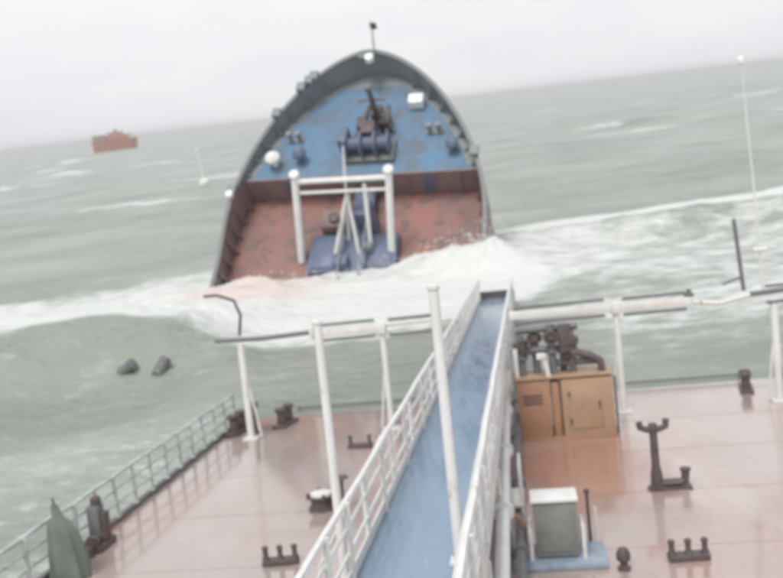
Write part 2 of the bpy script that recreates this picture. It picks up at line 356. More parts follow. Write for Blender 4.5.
    foam = np.maximum(foam, sstep(0.62, 0.72, capn) * sstep(0.45, 0.6, cap2) * 0.6 * sstep(60, 75, y) * (1 - sstep(500, 1500, RR)))
    foam = np.maximum(foam, 0.16 * n3 * (1 - sstep(200, 600, RR)))
    # wash thrown up against the broken end
    z += wash * calm * (0.45 * (n2 - 0.35) + 0.5 * (n1 - 0.4))
    z += 1.35 * blob(5.6, 50.4, 2.1, 1.8) * (0.7 + .7 * n2) + 0.7 * blob(2.9, 51.4, 1.9, 1.4) * (0.6 + .8 * n2)
    z += 0.45 * blob(-8.5, 51.5, 3.0, 2.2) * (0.7 + .6 * n2) + 0.25 * blob(-3.5, 49.6, 5, 1.8)
    z += foam * 0.25 * (n2 - 0.5) * (1 - sstep(80, 160, RR)) * calm
    # keep off the dry deck
    lim = deckz - 0.15
    dry = (dx <= 0.6) & (Y < 27.5)
    z = np.where(dry, np.minimum(z, lim), z)
    over = (dx <= 0) & (Y >= 27.5) & (Y < 33)
    z = np.where(over, np.clip(z, -0.10, 0.12), z)
    rust = np.clip(blob(-8.0, 50.0, 4.2, 3.6, 3) * 1.0, 0, 1) * (0.5 + 0.6 * n1)
    SEA['xyz'] = (x, y, z)
    nr, nth = TH.shape
    idx = np.arange(nr * nth).reshape(nr, nth)
    a = idx[:-1]; b = idx[1:]
    F = np.stack([a, np.roll(a, -1, 1), np.roll(b, -1, 1), b], -1).reshape(-1, 4)[:, ::-1]
    co = np.stack([x, y, z], -1).reshape(-1, 3)
    me = bpy.data.meshes.new('sea'); me.vertices.add(len(co)); me.vertices.foreach_set('co', co.ravel())
    me.loops.add(F.size); me.loops.foreach_set('vertex_index', F.ravel().astype(np.int32))
    me.polygons.add(len(F)); me.polygons.foreach_set('loop_start', np.arange(0, F.size, 4, dtype=np.int32))
    me.polygons.foreach_set('use_smooth', np.ones(len(F), dtype=bool))
    me.update(calc_edges=True); me.validate()
    at = me.attributes.new('foam', 'FLOAT_COLOR', 'POINT')
    cc = np.stack([foam, rust, soft, np.ones_like(foam)], -1).astype(np.float32)
    at.data.foreach_set('color', cc.ravel())
    o = link('sea', me, None, M['sea'])
    return tag(o, 'rough grey green storm sea with white foam and swell', 'sea', kind='structure')
sea = make_sea()

# ------------------------------------------------------------------ the deck we stand on (stern half, sloping into the sea)
DX0, DX1 = -9.3, 7.9
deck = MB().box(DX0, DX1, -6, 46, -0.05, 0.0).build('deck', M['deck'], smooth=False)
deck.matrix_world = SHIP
tag(deck, 'wet pinkish red steel ship deck sloping down into the sea', 'deck', kind='structure')
hb = MB()
hb.box(DX0 - .03, DX1 + .03, -6, 46.02, -3.2, -0.052)
hb.build('hull_plating', M['hull_dark'], deck, False)
MB().box(DX0 + .1, DX1 - .1, -6, 46.01, -7.5, -3.202).build('hull_bottom', M['hull_red'], deck, False)
for xa, xb in ((DX0 - .03, DX0 + .09), (DX1 - .09, DX1 + .03)):
    MB().box(xa, xb, -6, 46, 0.002, 0.13, 0.02).build('gunwale_bar', M['darkgrey'], deck)
# low cross bar near the flooded edge and plate seams
for x0_, x1_ in ((-7.6, -2.4), (2.9, 6.6)):
    MB().tube([(x0_, 28.7, .16), (x1_, 28.7, .16)], 0.035).tube([(x0_ + .1, 28.7, -.01), (x0_ + .1, 28.7, .16)], .03).tube([(x1_ - .1, 28.7, -.01), (x1_ - .1, 28.7, .16)], .03).build('cross_bar', M['darkgrey'], deck)
for y_ in np.arange(9.5, 30, 3.0):
    MB().box(DX0 + .1, DX1 - .1, y_, y_ + .03, .0005, .006).build('weld_seam', M['deck'], deck, False)

# ------------------------------------------------------------------ side railing, port
def railing(x, y0, y1, step, label, top=1.05):
    t = thing('side_railing', label, 'railing', (x, y0, 0))
    n = int((y1 - y0) / step)
    st = MB().tube([(0, 0, .13), (0, 0, top)], 0.05, 6).box(-.06, .06, -.06, .06, .125, .15).build('stanchion', M['rail_white'], t)
    copies(st, 'stanchion', [(0, i * step, 0) for i in range(n + 1)], t, [(random.uniform(-.05, .05), random.uniform(-.04, .04), 0) for i in range(n + 1)])
    for z in (.45, .75, top):
        pts = [(random.uniform(-.02, .02), i * step, z + random.uniform(-.02, .02)) for i in range(n + 1)]
        MB().tube(pts, 0.045 if z == top else .028, 6).build('rail' if z < top else 'handrail', M['rail_white'], t)
    return t
railing(-9.2, 9.0, 27.2, 0.95, 'long pale green white railing along the left deck edge')
railing(7.8, 9.0, 27.2, 0.95, 'railing along the right deck edge beyond the frame post')

# ------------------------------------------------------------------ catwalk
CX0, CX1, CZ = -2.30, -0.80, 1.9
cw = thing('catwalk', 'long raised blue catwalk with white handrails running out towards the foam', 'catwalk', (0, 5, 0), R_(-.9))
LEN = 36.6; PANEL = 1.22
fp = MB().box(CX0 + .03, CX1 - .03, .0015, PANEL - .0015, CZ - .06, CZ).build('floor_panel', M['blue'], cw)
npn = int(LEN / PANEL)
copies(fp, 'floor_panel', [(0, i * PANEL, 0) for i in range(npn)], cw)
for xa in (CX0, CX1):
    MB().box(xa - .035, xa + .035, 0, LEN, CZ - .22, CZ - .062).build('stringer', M['white'], cw)
    MB().box(xa - .012, xa + .012, 0, LEN, CZ - .06, CZ + .16).build('toe_board', M['white_clean'], cw, False)
    st = MB().tube([(xa, 0, CZ - .05), (xa, 0, CZ + .95)], .042, 6).build('stanchion', M['white'], cw)
    copies(st, 'stanchion', [(0, .1 + i * 1.22, 0) for i in range(npn)], cw, [(random.uniform(-.03, .03), random.uniform(-.015, .015), 0) for i in range(npn)])
    for z, r in (((.36, .026), (.66, .026), (.96, .046)) if xa == CX0 else ((.25, .03), (.42, .03), (.6, .03), (.78, .03), (.96, .055))):
        MB().tube([(xa + random.uniform(-.012, .012), i * 1.22, CZ + z + random.uniform(-.012, .012)) for i in range(npn + 1)], r, 6).build('handrail' if z > .9 else 'rail', M['white_clean'], cw)
lg = MB()
for xa in (CX0, CX1): lg.tube([(xa, 0, 0), (xa, 0, CZ - .22)], .06, 8)
lg.box(CX0 - .05, CX1 + .05, -.05, .05, CZ - .33, CZ - .222)
lg.tube([(CX0, 0, .15), (CX1, 0, CZ - .35)], .025, 6)
lg = lg.build('support_leg', M['white'], cw)
copies(lg, 'support_leg', [(0, i * 4.0 + 2, 0) for i in range(9)], cw)
MB().box(CX0 - .05, CX1 + .05, LEN, LEN + .12, CZ - .3, CZ + .34).build('end_plate', M['dark'], cw, False)

# white and grey pipes on brackets beside the catwalk
def pipe_run(name, label, x, z, r, m, y0, y1):
    t = thing(name, label, 'pipe', (x, y0, 0))
    L = y1 - y0
    MB().tube([(0, i * L / 6, z) for i in range(7)], r, 10).build('pipe_tube', M[m], t)
    f = MB().lathe([(r * 1.02, -.05), (r * 1.6, -.05), (r * 1.6, .05), (r * 1.02, .05)], (0, 0, z), 12, 'Y').build('flange', M[m], t)
    copies(f, 'flange', [(0, 1 + i * 3.7, 0) for i in range(int(L / 3.7))], t)
    b = MB().box(-.05, .05, -.05, .05, 0, z - r).build('bracket', M['darkgrey'], t)
    copies(b, 'bracket', [(0, 2 + i * 3.7, 0) for i in range(int(L / 3.7))], t)
pipe_run('deck_pipe', 'white deck pipe running close along the right side of the catwalk', -0.56, 1.15, .11, 'white_clean', 6, 27)
pipe_run('deck_pipe', 'dark grey low pipe on the deck between catwalk and brown valve house', -0.34, .45, .09, 'darkgrey', 6, 30)
pipe_run('deck_pipe', 'thin white low pipe on the deck under the left edge of the catwalk', -2.45, .4, .06, 'white', 6, 29)

# ------------------------------------------------------------------ tall posts by the catwalk
def tall_post(x, y, h, label, lean=0, z=0):
    t = thing('steel_post', label, 'post', (x, y, z), group='tall white posts beside the catwalk')
    MB().tube([(0, 0, .02), (0, 0, h * .5), (lean, 0, h)], .07, 10, .06).build('pole', M['white_clean'], t)
    MB().box(-.12, .12, -.12, .12, 0, .03).build('base_plate', M['white'], t, False)
    MB().lathe([(.062, 0), (.075, .01), (.075, .05), (.03, .08)], (lean, 0, h), 10).build('cap', M['white'], t)
tall_post(-2.80, 12.2, 4.72, 'tall white post left of the catwalk, standing on the pink deck')
tall_post(-0.98, 10.5, 3.3, 'tall white post at the right edge of the catwalk, crossing the blue floor', 0, CZ)

# ladder-like brace at the near left of the catwalk
t = thing('access_ladder', 'short white ladder leaning against the left side of the catwalk', 'ladder', (-3.35, 13.2, 0))
for dy in (-.25, .25):
    MB().tube([(-.0, dy, 0), (1.15, dy, 2.0)], .035, 6).build('ladder_rail', M['white'], t)
    MB().tube([(0, dy, 0), (0, dy, .95)], .03, 6).build('newel', M['white'], t)
    MB().tube([(0, dy, .95), (1.15, dy, 2.9)], .03, 6).build('handrail', M['white'], t)
for i in range(6):
    MB().box(.1 + i * .19, .26 + i * .19, -.24, .24, .26 + i * .3, .29 + i * .3).build('tread', M['white'], t, False)

# ------------------------------------------------------------------ transverse hose frame across the deck
fr = thing('hose_frame', 'wide white four-legged frame spanning the whole deck near its flooded end', 'frame', (-.67, 25.5, 0))
BZ = 3.0
for i, x in enumerate((-7.55, -3.3, 3.3, 7.5)):
    k = MB().tube([(x, 0, .03), (x, 0, BZ - .18)], .105 if i in (0, 3) else .09, 10)
    k.build('post', M['white_clean'], fr)
    MB().box(x - .22, x + .22, -.22, .22, 0, .04).build('base_plate', M['white'], fr, False)
    MB().tube([(x + .32, 0.02, .04), (x + .05, .02, 1.9)] if i == 0 else [(x - .3, .02, .04), (x - .05, .02, 1.8)], .035, 6).build('brace', M['white'], fr)
for xa, xb in ((-5.3, -3.42), (0.35, 3.18), (3.42, 5.35)):
    b = MB().box(xa, xb, -.12, .12, BZ - .14, BZ + .10, .02).build('beam', M['white'], fr)
for x in (-3.3, 3.3):
    MB().box(x - .12, x + .12, -.15, .15, BZ - .2, BZ + .14, .02).build('joint_box', M['white'], fr)
MB().box(-5.42, -5.302, -.16, .16, BZ - .2, BZ + .2, .02).build('end_flange', M['white'], fr)
MB().lathe([(.14, 0), (.14, .08), (.07, .1), (.07, .2)], (5.3, 0, BZ + .1), 10).build('end_knob', M['darkgrey'], fr)
for xa, xb, za, zb in ((-8.3, -6.9, 0, -.04), (-6.9, -5.42, -.04, .02), (-3.18, -1.75, .05, .1), (5.36, 6.1, -.06, -.16), (6.1, 6.9, -.16, .0), (6.9, 8.4, .02, .08)):
    MB().tube([(xa, 0, BZ + za), (xb, 0, BZ + zb)], .07, 8).build('hose_pipe', M['darkgrey'] if xa < -6 or xa > 6.5 else M['white'], fr)
for xa, xb in ((-5.2, -3.5), (-3.1, -1.75), (.5, 3.0), (3.5, 5.2), (7.3, 8.3)):
    MB().tube([(xa, -.05, BZ + .20), (xb, -.05, BZ + .22)], .045, 8).build('top_pipe', M['darkgrey'], fr)
    MB().tube([(xa, -.08, BZ - .24), (xb, -.08, BZ - .22)], .045, 8).build('lower_pipe', M['darkgrey'], fr)
MB().tube([(-7.55, 0, BZ + .1), (-7.45, 0, BZ + .7), (-7.6, 0, BZ + 1.15), (-8.1, 0, BZ + 1.35), (-8.5, 0, BZ + 1.35)], .045, 8).build('davit', M['dark'], fr)
MB().tube([(6.75, 0, BZ + .12), (6.62, 0, BZ + 2.1)], .055, 8).build('stub_mast', M['darkgrey'], fr)
MB().tube([(6.2, 0, BZ + .35), (6.7, 0, BZ + .5), (6.68, 0, BZ + .9)], .035, 6).build('hook_arm', M['darkgrey'], fr)
mast = MB().tube([(7.25, 0, BZ + .12), (7.2, 0, BZ + 3), (7.1, 0, BZ + 6.2)], .034, 8, .014).build('signal_mast', M['white'], fr)
MB().lathe([(.02, 0), (.09, .03), (.1, .14), (.05, .2)], (7.1, 0, BZ + 6.2), 10).build('mast_lamp', M['lamp'], mast)
MB().tube([(7.05, 0, BZ + 1.2), (7.4, 0, BZ + 1.2)], .07, 8).build('spreader', M['white'], mast)

# ------------------------------------------------------------------ bollards and dark fittings
def bollard(x, y, rz, label, n=2, s=1.0):
    t = thing('mooring_bollard', label, 'bollard', (x, y, 0), rz, 'mooring bollards on the deck')
    w2 = .24 * n * s
    MB().box(-w2, w2, -.17 * s, .17 * s, 0, .08 * s, .015).build('base_plate', M['dark'], t)
    for i in range(n):
        c = (-w2 + (.5 + i) * .48 * s, 0, .08 * s)
        MB().lathe([(.11 * s, 0), (.10 * s, .3 * s), (.15 * s, .34 * s), (.15 * s, .40 * s), (.09 * s, .43 * s)], c, 12).build('drum', M['dark'], t)
bollard(-8.9, 26.4, R_(85), 'dark double bollard just left of the frame\'s leftmost post', 2, 1.25)
bollard(-7.55, 27.0, R_(80), 'dark double bollard just right of the frame\'s leftmost post', 2, 1.2)
bollard(6.35, 27.2, R_(80), 'dark double bollard left of the frame\'s rightmost post', 2, 1.1)
def vent(x, y, h, label, r=.11):
    t = thing('deck_vent', label, 'vent', (x, y, 0), group='small dark deck vents')
    MB().lathe([(r * 1.8, 0), (r * 1.8, .04), (r, .06), (r, h)], (0, 0, 0), 12).build('pipe', M['dark'], t)
    MB().lathe([(r * 1.0, 0), (r * 1.9, .05), (r * 1.9, .16), (r * 1.1, .24)], (0, 0, h), 12).build('cowl', M['dark'], t)
vent(-8.35, 26.2, .75, 'slim dark vent between the bollards at the foot of the leftmost frame post')
vent(7.55, 25.0, .8, 'slim dark vent right of the rightmost frame post')
def crown(x, y, rz, label, n=3):
    t = thing('roller_fairlead', label, 'fairlead', (x, y, 0), rz, 'dark low fittings on the deck')
    MB().box(-.33, .33, -.13, .13, 0, .10, .02).build('base', M['dark'], t)
    for i in range(n):
        xx = -.27 + .54 * i / max(1, n - 1)
        MB().lathe([(.075, .1), (.05, .16), (.045, .27), (.065, .29), (.05, .34)], (xx, 0, 0), 10).build('roller', M['dark'], t)
crown(2.38, 14.9, R_(4), 'dark low three-pronged fairlead nearest on the right side of the pink deck')
crown(-4.6, 23.6, R_(-6), 'small dark two-pronged fitting left of the catwalk, farthest of its row', 2)
crown(-4.75, 15.6, R_(5), 'dark three-pronged fitting at the bottom edge left of the catwalk')
t = thing('tank_hatch', 'round dark tank hatch with pale lid left of the tall white post', 'hatch', (-4.6, 18.6, 0))
MB().lathe([(.30, 0), (.30, .05), (.24, .06), (.24, .26), (.30, .27), (.30, .31)], n=18).build('coaming', M['dark'], t)
MB().lathe([(.24, 0), (.23, .05), (.10, .09)], (0, 0, .312), 18).build('lid', M['white'], t)
for a in range(4): MB().lathe([(.035, 0), (.035, .13)], (.29 * math.cos(a * 1.57 + .4), .29 * math.sin(a * 1.57 + .4), .25), 8).build('clamp', M['dark'], t)
t = thing('valve_spindle', 'thin dark valve spindle beside the round tank hatch', 'valve', (-4.08, 18.4, 0))
MB().lathe([(.09, 0), (.09, .04), (.035, .06), (.035, .72)], n=10).build('spindle', M['dark'], t)
MB().torus((0, 0, .72), .13, .025).build('hand_wheel', M['dark'], t)
# tall dark T-shaped standpipe
t = thing('standpipe', 'tall dark T-shaped standpipe on the open pink deck at right', 'pipe fitting', (2.46, 18.6, 0))
MB().lathe([(.2, 0), (.2, .05), (.13, .07), (.12, .3), (.085, .5), (.08, 1.22)], n=12).build('pipe', M['dark'], t)
MB().tube([(-.27, 0, 1.42), (-.25, 0, 1.30), (-.12, 0, 1.25), (.12, 0, 1.25), (.25, 0, 1.30), (.27, 0, 1.45)], .07, 8).build('cross_arm', M['dark'], t)
MB().box(-.08, .08, -.08, .08, 1.2, 1.38, .02).build('valve_body', M['dark'], t)
MB().tube([(.05, 0, .12), (.45, 0, .12), (.56, 0, .16), (.58, 0, .36)], .085, 8).build('foot_branch', M['dark'], t)
MB().box(-.1, .68, -.16, .16, 0, .05, .01).build('foot_plate', M['dark'], t)
MB().lathe([(.11, 0), (.11, .05)], (.58, 0, .36), 10).build('flange', M['dark'], t)

# ------------------------------------------------------------------ brown valve house with manifold on top
t = thing('valve_house', 'boxy brown rusty valve house under dark pipes right of the catwalk', 'deckhouse', (.93, 23.4, 0))
MB().box(-1.2, -.36, -.35, .8, .04, 1.58, .03).build('side_panel', M['brown'], t)
MB().box(-.32, -.12, -.30, .75, .04, 1.50, .02).build('post_strip', M['brown'], t)
MB().box(-.08, 1.22, -.36, .8, .04, 1.55, .03).build('front_panel', M['tan'], t)
MB().box(-1.26, 1.3, -.42, .86, 0, .05, .01).build('sill', M['brown'], t)
MB().box(-1.24, 1.26, -.40, .84, 1.585, 1.63, .01).build('roof_plate', M['tan'], t)
MB().box(.1, .95, -.385, -.362, .25, 1.35, .008).build('door', M['tan'], t)
for z in (.45, 1.15): MB().tube([(.12, -.395, z - .07), (.12, -.395, z + .07)], .025, 8).build('hinge', M['dark'], t)
for z in (.95, 1.05, 1.15): MB().box(-1.05, -.55, -.37, -.352, z, z + .04).build('louvre', M['dark'], t, False)
MB().tube([(.86, -.42, .75), (.86, -.42, .95)], .02, 6).build('handle', M['dark'], t)
MB().tube([(1.28, -.35, .05), (1.28, -.35, 1.55)], .03, 6).build('corner_pipe', M['dark'], t)
mf = thing('pipe_manifold', 'cluster of dark valves and pipes standing on the brown valve house', 'manifold', (.93, 23.4, 1.632))
for i, (x, y, h) in enumerate([(-1.0, .1, 1.05), (-.62, .35, 1.25), (-.2, .1, 1.3), (.08, .4, 1.25), (.3, .15, 1.1)]):
    p = MB().tube([(x, y, 0), (x, y, h)], .10, 10).build('riser', M['darkgrey'], mf)
    MB().lathe([(.17, -.04), (.17, .04)], (x, y, h * .45), 12).build('flange', M['darkgrey'], p)
    MB().lathe([(.12, -.12), (.2, -.08), (.2, .08), (.12, .12)], (x, y, h * .75), 12).build('valve', M['dark'], p)
for z, xa, xb in ((1.18, -1.1, .5), (.62, -1.05, .45), (.25, -.3, 1.05)):
    MB().tube([(xa, .22, z), (xb, .22, z)], .10, 10).build('header', M['darkgrey'], mf)
MB().tube([(.3, .1, .55), (.75, .05, .42), (1.0, 0, .25), (1.02, 0, .02)], .10, 8).build('elbow', M['dark'], mf)
for x, z in ((-.9, .8), (-.2, .95), (.15, .45)):
    MB().torus((x, -.08, z), .16, .03, 'Y').build('hand_wheel', M['dark'], mf)
MB().box(-.02, .3, .0, .3, .35, 1.28, .03).build('actuator', M['dark'], mf)
MB().tube([(-1.15, -.1, .0), (-1.15, -.1, .75)], .06, 8).build('white_standpipe', M['white_clean'], mf)
MB().tube([(-.35, -.25, 0), (-.42, -.25, .42)], .06, 8).build('white_standpipe', M['white_clean'], mf)
MB().box(-.62, -.38, -.3, -.1, .45, .6, .02).build('gauge_box', M['white'], mf)

# ------------------------------------------------------------------ grey locker and its neighbours
t = thing('deck_locker', 'grey green steel locker with pale lid in the near foreground', 'locker', (.27, 15.2, 0))
MB().box(-.36, .36, -.25, .3, .12, 1.06, .03).build('body', M['locker'], t)
MB().box(-.40, .40, -.29, .34, 1.065, 1.13, .02).build('lid', M['white_clean'], t)
MB().box(-.28, .28, -.275, -.252, .22, .95, .01).build('door', M['locker'], t)
for x in (-.44, .44):
    MB().tube([(x, -.3, 0), (x, -.3, .62), (x, .3, .62), (x, .3, 0)], .035, 8).build('guard_rail', M['white'], t)
MB().box(-.75, .8, -.55, .45, 0, .10, .02).build('plinth', M['ltblue'], t)
t = thing('marker_pole', 'thin dark pole just right of the grey locker', 'pole', (.86, 15.7, 0))
MB().lathe([(.08, 0), (.08, .04), (.03, .06), (.03, .95), (.05, .96), (.05, 1.02)], n=8).build('pole', M['dark'], t)
MB().lathe([(.045, 0), (.045, .04), (.02, .06), (.02, .7)], (.12, 0, 0), 8).build('stay', M['white'], t)
vent(1.3, 14.6, .12, 'small dark vent right of the grey locker at the bottom edge', .06)
t = thing('gooseneck_vent', 'pale pink gooseneck vent pipe between catwalk and grey locker', 'vent', (-.62, 15.4, 0))
MB().tube([(.35, 0, .0), (.35, 0, .5), (.30, 0, .66), (.18, 0, .74), (.04, 0, .72), (-.06, 0, .6)], .045, 8).build('pipe', M['tan'], t)
MB().lathe([(.07, -.05), (.07, .02)], (-.06, 0, .58), 10).build('mouth', M['white'], t)
MB().lathe([(.1, 0), (.1, .04)], (.35, 0, 0), 10).build('flange', M['dark'], t)
t = thing('step_platform', 'small white railed step beside the catwalk in the foreground', 'platform', (-.66, 16.6, 0))
MB().box(-.05, .42, -.5, .5, .62, .68, .01).build('tread', M['white'], t)
for x in (0, .38):
    for y in (-.45, .45):
        MB().tube([(x, y, 0), (x, y, 1.35 if x > .2 else .62)], .03, 6).build('leg', M['white'], t)
MB().tube([(.38, -.45, 1.35), (.38, .45, 1.35)], .03, 6).build('rail', M['white'], t)
MB().tube([(0.0, -.48, .65), (.33, -.9, .02)], .035, 6).build('brace', M['white'], t)

# ------------------------------------------------------------------ things at the near left rail
t = thing('covered_davit', 'grey green canvas-covered pointed davit at the bottom left rail', 'canvas cover', (-8.78, 15.4, 0))
prof = [(.38, 0.0), (.36, .25), (.32, .55), (.27, .85), (.22, 1.08), (.10, 1.2), (.06, 1.42)]
b = MB(); n = 28; V = []; F = []
for k, (r, z) in enumerate(prof):
    for j in range(n):
        a = 2 * math.pi * j / n; rr = r * (1 + .13 * math.sin(3 * a + .5 * k) * (z > .05) + .10 * math.sin(7 * a + .3 * k)); V.append((rr * math.cos(a) - .12 * (z / 1.4) ** 2, rr * .75 * math.sin(a), z))
for k in range(len(prof) - 1): F += [(k * n + j, k * n + (j + 1) % n, (k + 1) * n + (j + 1) % n, (k + 1) * n + j) for j in range(n)]
F += [tuple(range(n - 1, -1, -1)), tuple(range((len(prof) - 1) * n, len(prof) * n))]
b.add(V, F).build('cover', M['green'], t)
MB().tube([(-.13, 0, 1.38), (-.15, 0, 1.56)], .03, 8, .015).build('davit_tip', M['dark'], t)
t = thing('winch', 'dark box-shaped winch mounted against the left railing', 'winch', (-8.95, 17.0, 0))
MB().box(-.22, .22, -.4, .35, 0, .14, .02).build('base', M['dark'], t)
MB().box(-.15, .10, -.12, .18, .142, .88, .03).build('housing', M['darkgrey'], t)
MB().box(.02, .20, -.05, .2, .145, .72, .03).build('motor', M['dark'], t)
MB().lathe([(.09, 0), (.11, .02), (.11, .14), (.06, .18)], (0, .05, .88), 10).build('cap', M['dark'], t)
MB().lathe([(.14, -.3), (.16, -.28), (.08, -.26), (.08, .0), (.16, .02), (.16, .04)], (.05, -.1, .22), 12, 'Y').build('drum', M['dark'], t)
MB().box(-.1, .12, -.75, -.5, 0, .2, .03).build('chain_stopper', M['dark'], t)

# ------------------------------------------------------------------ the broken-off bow, nose up
bow = bpy.data.objects.new('bow_section', None); col.objects.link(bow); bow.matrix_world = BOW
tag(bow, 'broken-off ship bow reared nose up, blue foredeck above red deck', 'ship bow')
L, Y0, EX, HB = 15.1, 3.0, 1.2, 8.25
FY, FZ = 6.1, 1.9                        # forecastle step and height
def hw(y, inset=0.0):
    if y <= Y0: return HB - inset
    s = min(1, max(0, (y - Y0) / (L - inset * 1.0 - Y0))); sn = s ** (1 / EX)
    return max(0.0, (HB - inset) * max(0.0, 1 - sn * sn) ** (EX / 2))
def topz(y): return 1.5 + 2.3 * max(0, min(1, y / L))
def ys(a, b, n, inset=0.0):
    # stations that crowd towards the stem so its outline stays round
    b = min(b, L - inset); u = [i / n for i in range(n + 1)]
    return [a + (b - a) * (1 - (1 - t_) ** 1.8) for t_ in u]
def deck_sheet(y0, y1, z, inset, thick, n=26):
    st = ys(y0, y1, n, inset); k = MB(); V = []; F = []
    for y in st:
        h = max(.02, hw(y, inset)); V += [(-h, y, z), (h, y, z), (h, y, z - thick), (-h, y, z - thick)]
    for i in range(len(st) - 1):
        a = 4 * i; F += [(a + j, a + (j + 1) % 4, a + 4 + (j + 1) % 4, a + 4 + j) for j in range(4)]
    F += [(0, 1, 2, 3), (len(V) - 4, len(V) - 1, len(V) - 2, len(V) - 3)]
    return k.add(V, F)
deck_sheet(-4, FY, 0.0, .16, .06).build('main_deck', M['bow_red'], bow, False)
deck_sheet(FY, L, FZ, .16, .06).build('forecastle_deck', M['bow_grey'], bow, False)
deck_sheet(FY + .12, L - 1.5, FZ + .012, .75, .008).build('blue_deck_paint', M['bow_blue'], bow, False)
# forecastle bulkhead with doors
hb_ = hw(FY, .18)
bk = MB().box(-hb_, hb_, FY - .06, FY - .002, 0, FZ + .05).build('bulkhead', M['bulkhead'], bow, False)
for x in (-4.6, 4.4): 
    d = MB().box(x - .4, x + .4, FY - .10, FY - .065, .15, 1.75, .02).build('door', M['navy'], bk)
for x in np.arange(-6.4, 6.6, 1.6): MB().box(x - .04, x + .04, FY - .14, FY - .062, .02, FZ).build('stiffener', M['bulkhead'], bk, False)
# bulwark: a double-skinned rim all round
def rim(y0, z_lo, z_hi, th, n=30):
    st = ys(y0, L, n); k = MB(); V = []; F = []
    path = [(-1, y) for y in st] + [(1, y) for y in st[::-1][1:]]
    for s, y in path:
        ho = max(.0, hw(y)); hi = max(.0, hw(y, th)) if y < L - th else 0.0
        yi = min(y, L - th)
        V += [(s * ho, y, z_lo(y)), (s * ho, y, z_hi(y)), (s * hi, yi, z_hi(y)), (s * hi, yi, z_lo(y))]
    for i in range(len(path) - 1):
        a = 4 * i; F += [(a + j, a + (j + 1) % 4, a + 4 + (j + 1) % 4, a + 4 + j) for j in range(4)]
    F += [(0, 1, 2, 3), tuple(len(V) - 1 - j for j in range(4))]
    return k.add(V, F)
rim(FY, lambda y: -.3, topz, .14).build('bulwark', M['bow_grey'], bow)
for s_ in (-1, 1):                        # red-brown bulwark beside the main deck
    V = []; F = []; st = [-4 + (FY - .004 + 4) * i / 12 for i in range(13)]
    for y in st: V += [(s_ * hw(y), y, -.3), (s_ * hw(y), y, topz(y)), (s_ * hw(y, .14), y, topz(y)), (s_ * hw(y, .14), y, -.3)]
    for i in range(12): a = 4 * i; F += [(a + j, a + (j + 1) % 4, a + 4 + (j + 1) % 4, a + 4 + j) for j in range(4)]
    F += [(0, 1, 2, 3), tuple(len(V) - 1 - j for j in range(4))]
    MB().add(V, F).build('side_bulwark', M['bulkhead'], bow)
rim(-4, lambda y: topz(y) + .003, lambda y: topz(y) + .09, .26).build('cap_rail', M['darkgrey'], bow)
# bulwark stays inside the rim
for y in np.arange(-.5, L - 1.6, 1.15):
    for s in (-1, 1):
        h = hw(y, .15); z0 = 0 if y < FY else FZ
        MB().add([(s * h, y - .03, z0), (s * (h - .55), y - .03, z0), (s * h, y - .03, topz(y) - .1), (s * h, y + .03, z0), (s * (h - .55), y + .03, z0), (s * h, y + .03, topz(y) - .1)],
                 [(0, 1, 2), (5, 4, 3), (0, 3, 4, 1), (1, 4, 5, 2), (2, 5, 3, 0)]).build('bulwark_stay', M['bow_grey'] if y > FY else M['bulkhead'], bow, False)
# hull below the deck
def hull(z0, z1, f0, f1, mat, name):
    st = ys(-6, L, 30); V = []; F = []
    for y in st:
        t_ = max(0, (y - Y0) / (L - Y0))
        for z, f in ((z0, f0), (z1, f1)):
            h = hw(min(L, y / (1 - .10 * (1 - f) * 2))) * (f + (1 - f) * (1 - t_))
            V += [(-h, y, z), (h, y, z)]
    for i in range(len(st) - 1):
        a = 4 * i; F += [(a, a + 2, a + 6, a + 4), (a + 1, a + 5, a + 7, a + 3), (a, a + 4, a + 5, a + 1), (a + 2, a + 3, a + 7, a + 6)]
    F += [(0, 1, 3, 2)]
    MB().add(V, F).build(name, mat, bow)
hull(-.31, -3.0, 1.0, .92, M['hull_dark'], 'hull_side'); hull(-3.002, -6.5, .92, .62, M['hull_red'], 'hull_bottom')
# goal-post mast frame on the red deck
gf = MB()
GY = 1.0
def G(h): return h * .62
for s in (-1, 1):
    p = MB().tube([(s * 2.85 - .48, GY, 0), (s * 2.86, GY + G(4.75), 4.75)], .24, 12, .22).build('mast_post', M['white_clean'], bow)
    MB().lathe([(.25, 0), (.31, .05), (.31, .26), (.2, .34)], (s * 2.86, GY + G(4.75), 4.65), 12).build('post_head', M['white_clean'], p)
MB().tube([(-2.7, GY + G(4.4), 4.4), (2.66, GY + G(4.4), 4.4)], .16, 10).build('cross_beam', M['white_clean'], bow)
MB().tube([(-2.7, GY + G(3.8), 3.8), (2.66, GY + G(3.8), 3.8)], .10, 10).build('cross_beam', M['white'], bow)
MB().tube([(1.2, GY + .1 + G(4.0), 4.0), (2.5, GY + .1 + G(4.05), 4.05)], .10, 8).build('dark_pipe', M['dark'], bow)
# derrick legs under the frame
dr = MB().tube([(-.3, GY + .6, 0.2), (.3, GY + 3.9, 5.9)], .12, 8, .06).build('derrick_mast', M['white_clean'], bow)
MB().tube([(-1.0, GY - .2, .6), (0.05, GY + 2.4, 3.4)], .16, 8, .1).build('derrick_leg', M['white'], dr)
MB().tube([(.55, GY - .2, .6), (0.1, GY + 2.4, 3.4)], .12, 8, .09).build('derrick_leg', M['white'], dr)
MB().lathe([(.15, 0), (.34, .1), (.34, .45), (.15, .55)], (-.75, GY + 1.3, 2.3), 10).build('hook_block', M['dark'], dr)
MB().tube([(1.2, GY + .2, .6), (1.3, GY + 2.6, 4.1)], .13, 8).build('stay_pipe', M['white'], dr)
MB().lathe([(.2, 0), (.3, .1), (.3, .8), (.2, .9)], (1.05, GY + .3, .4), 10).build('swivel', M['bow_grey'], dr)
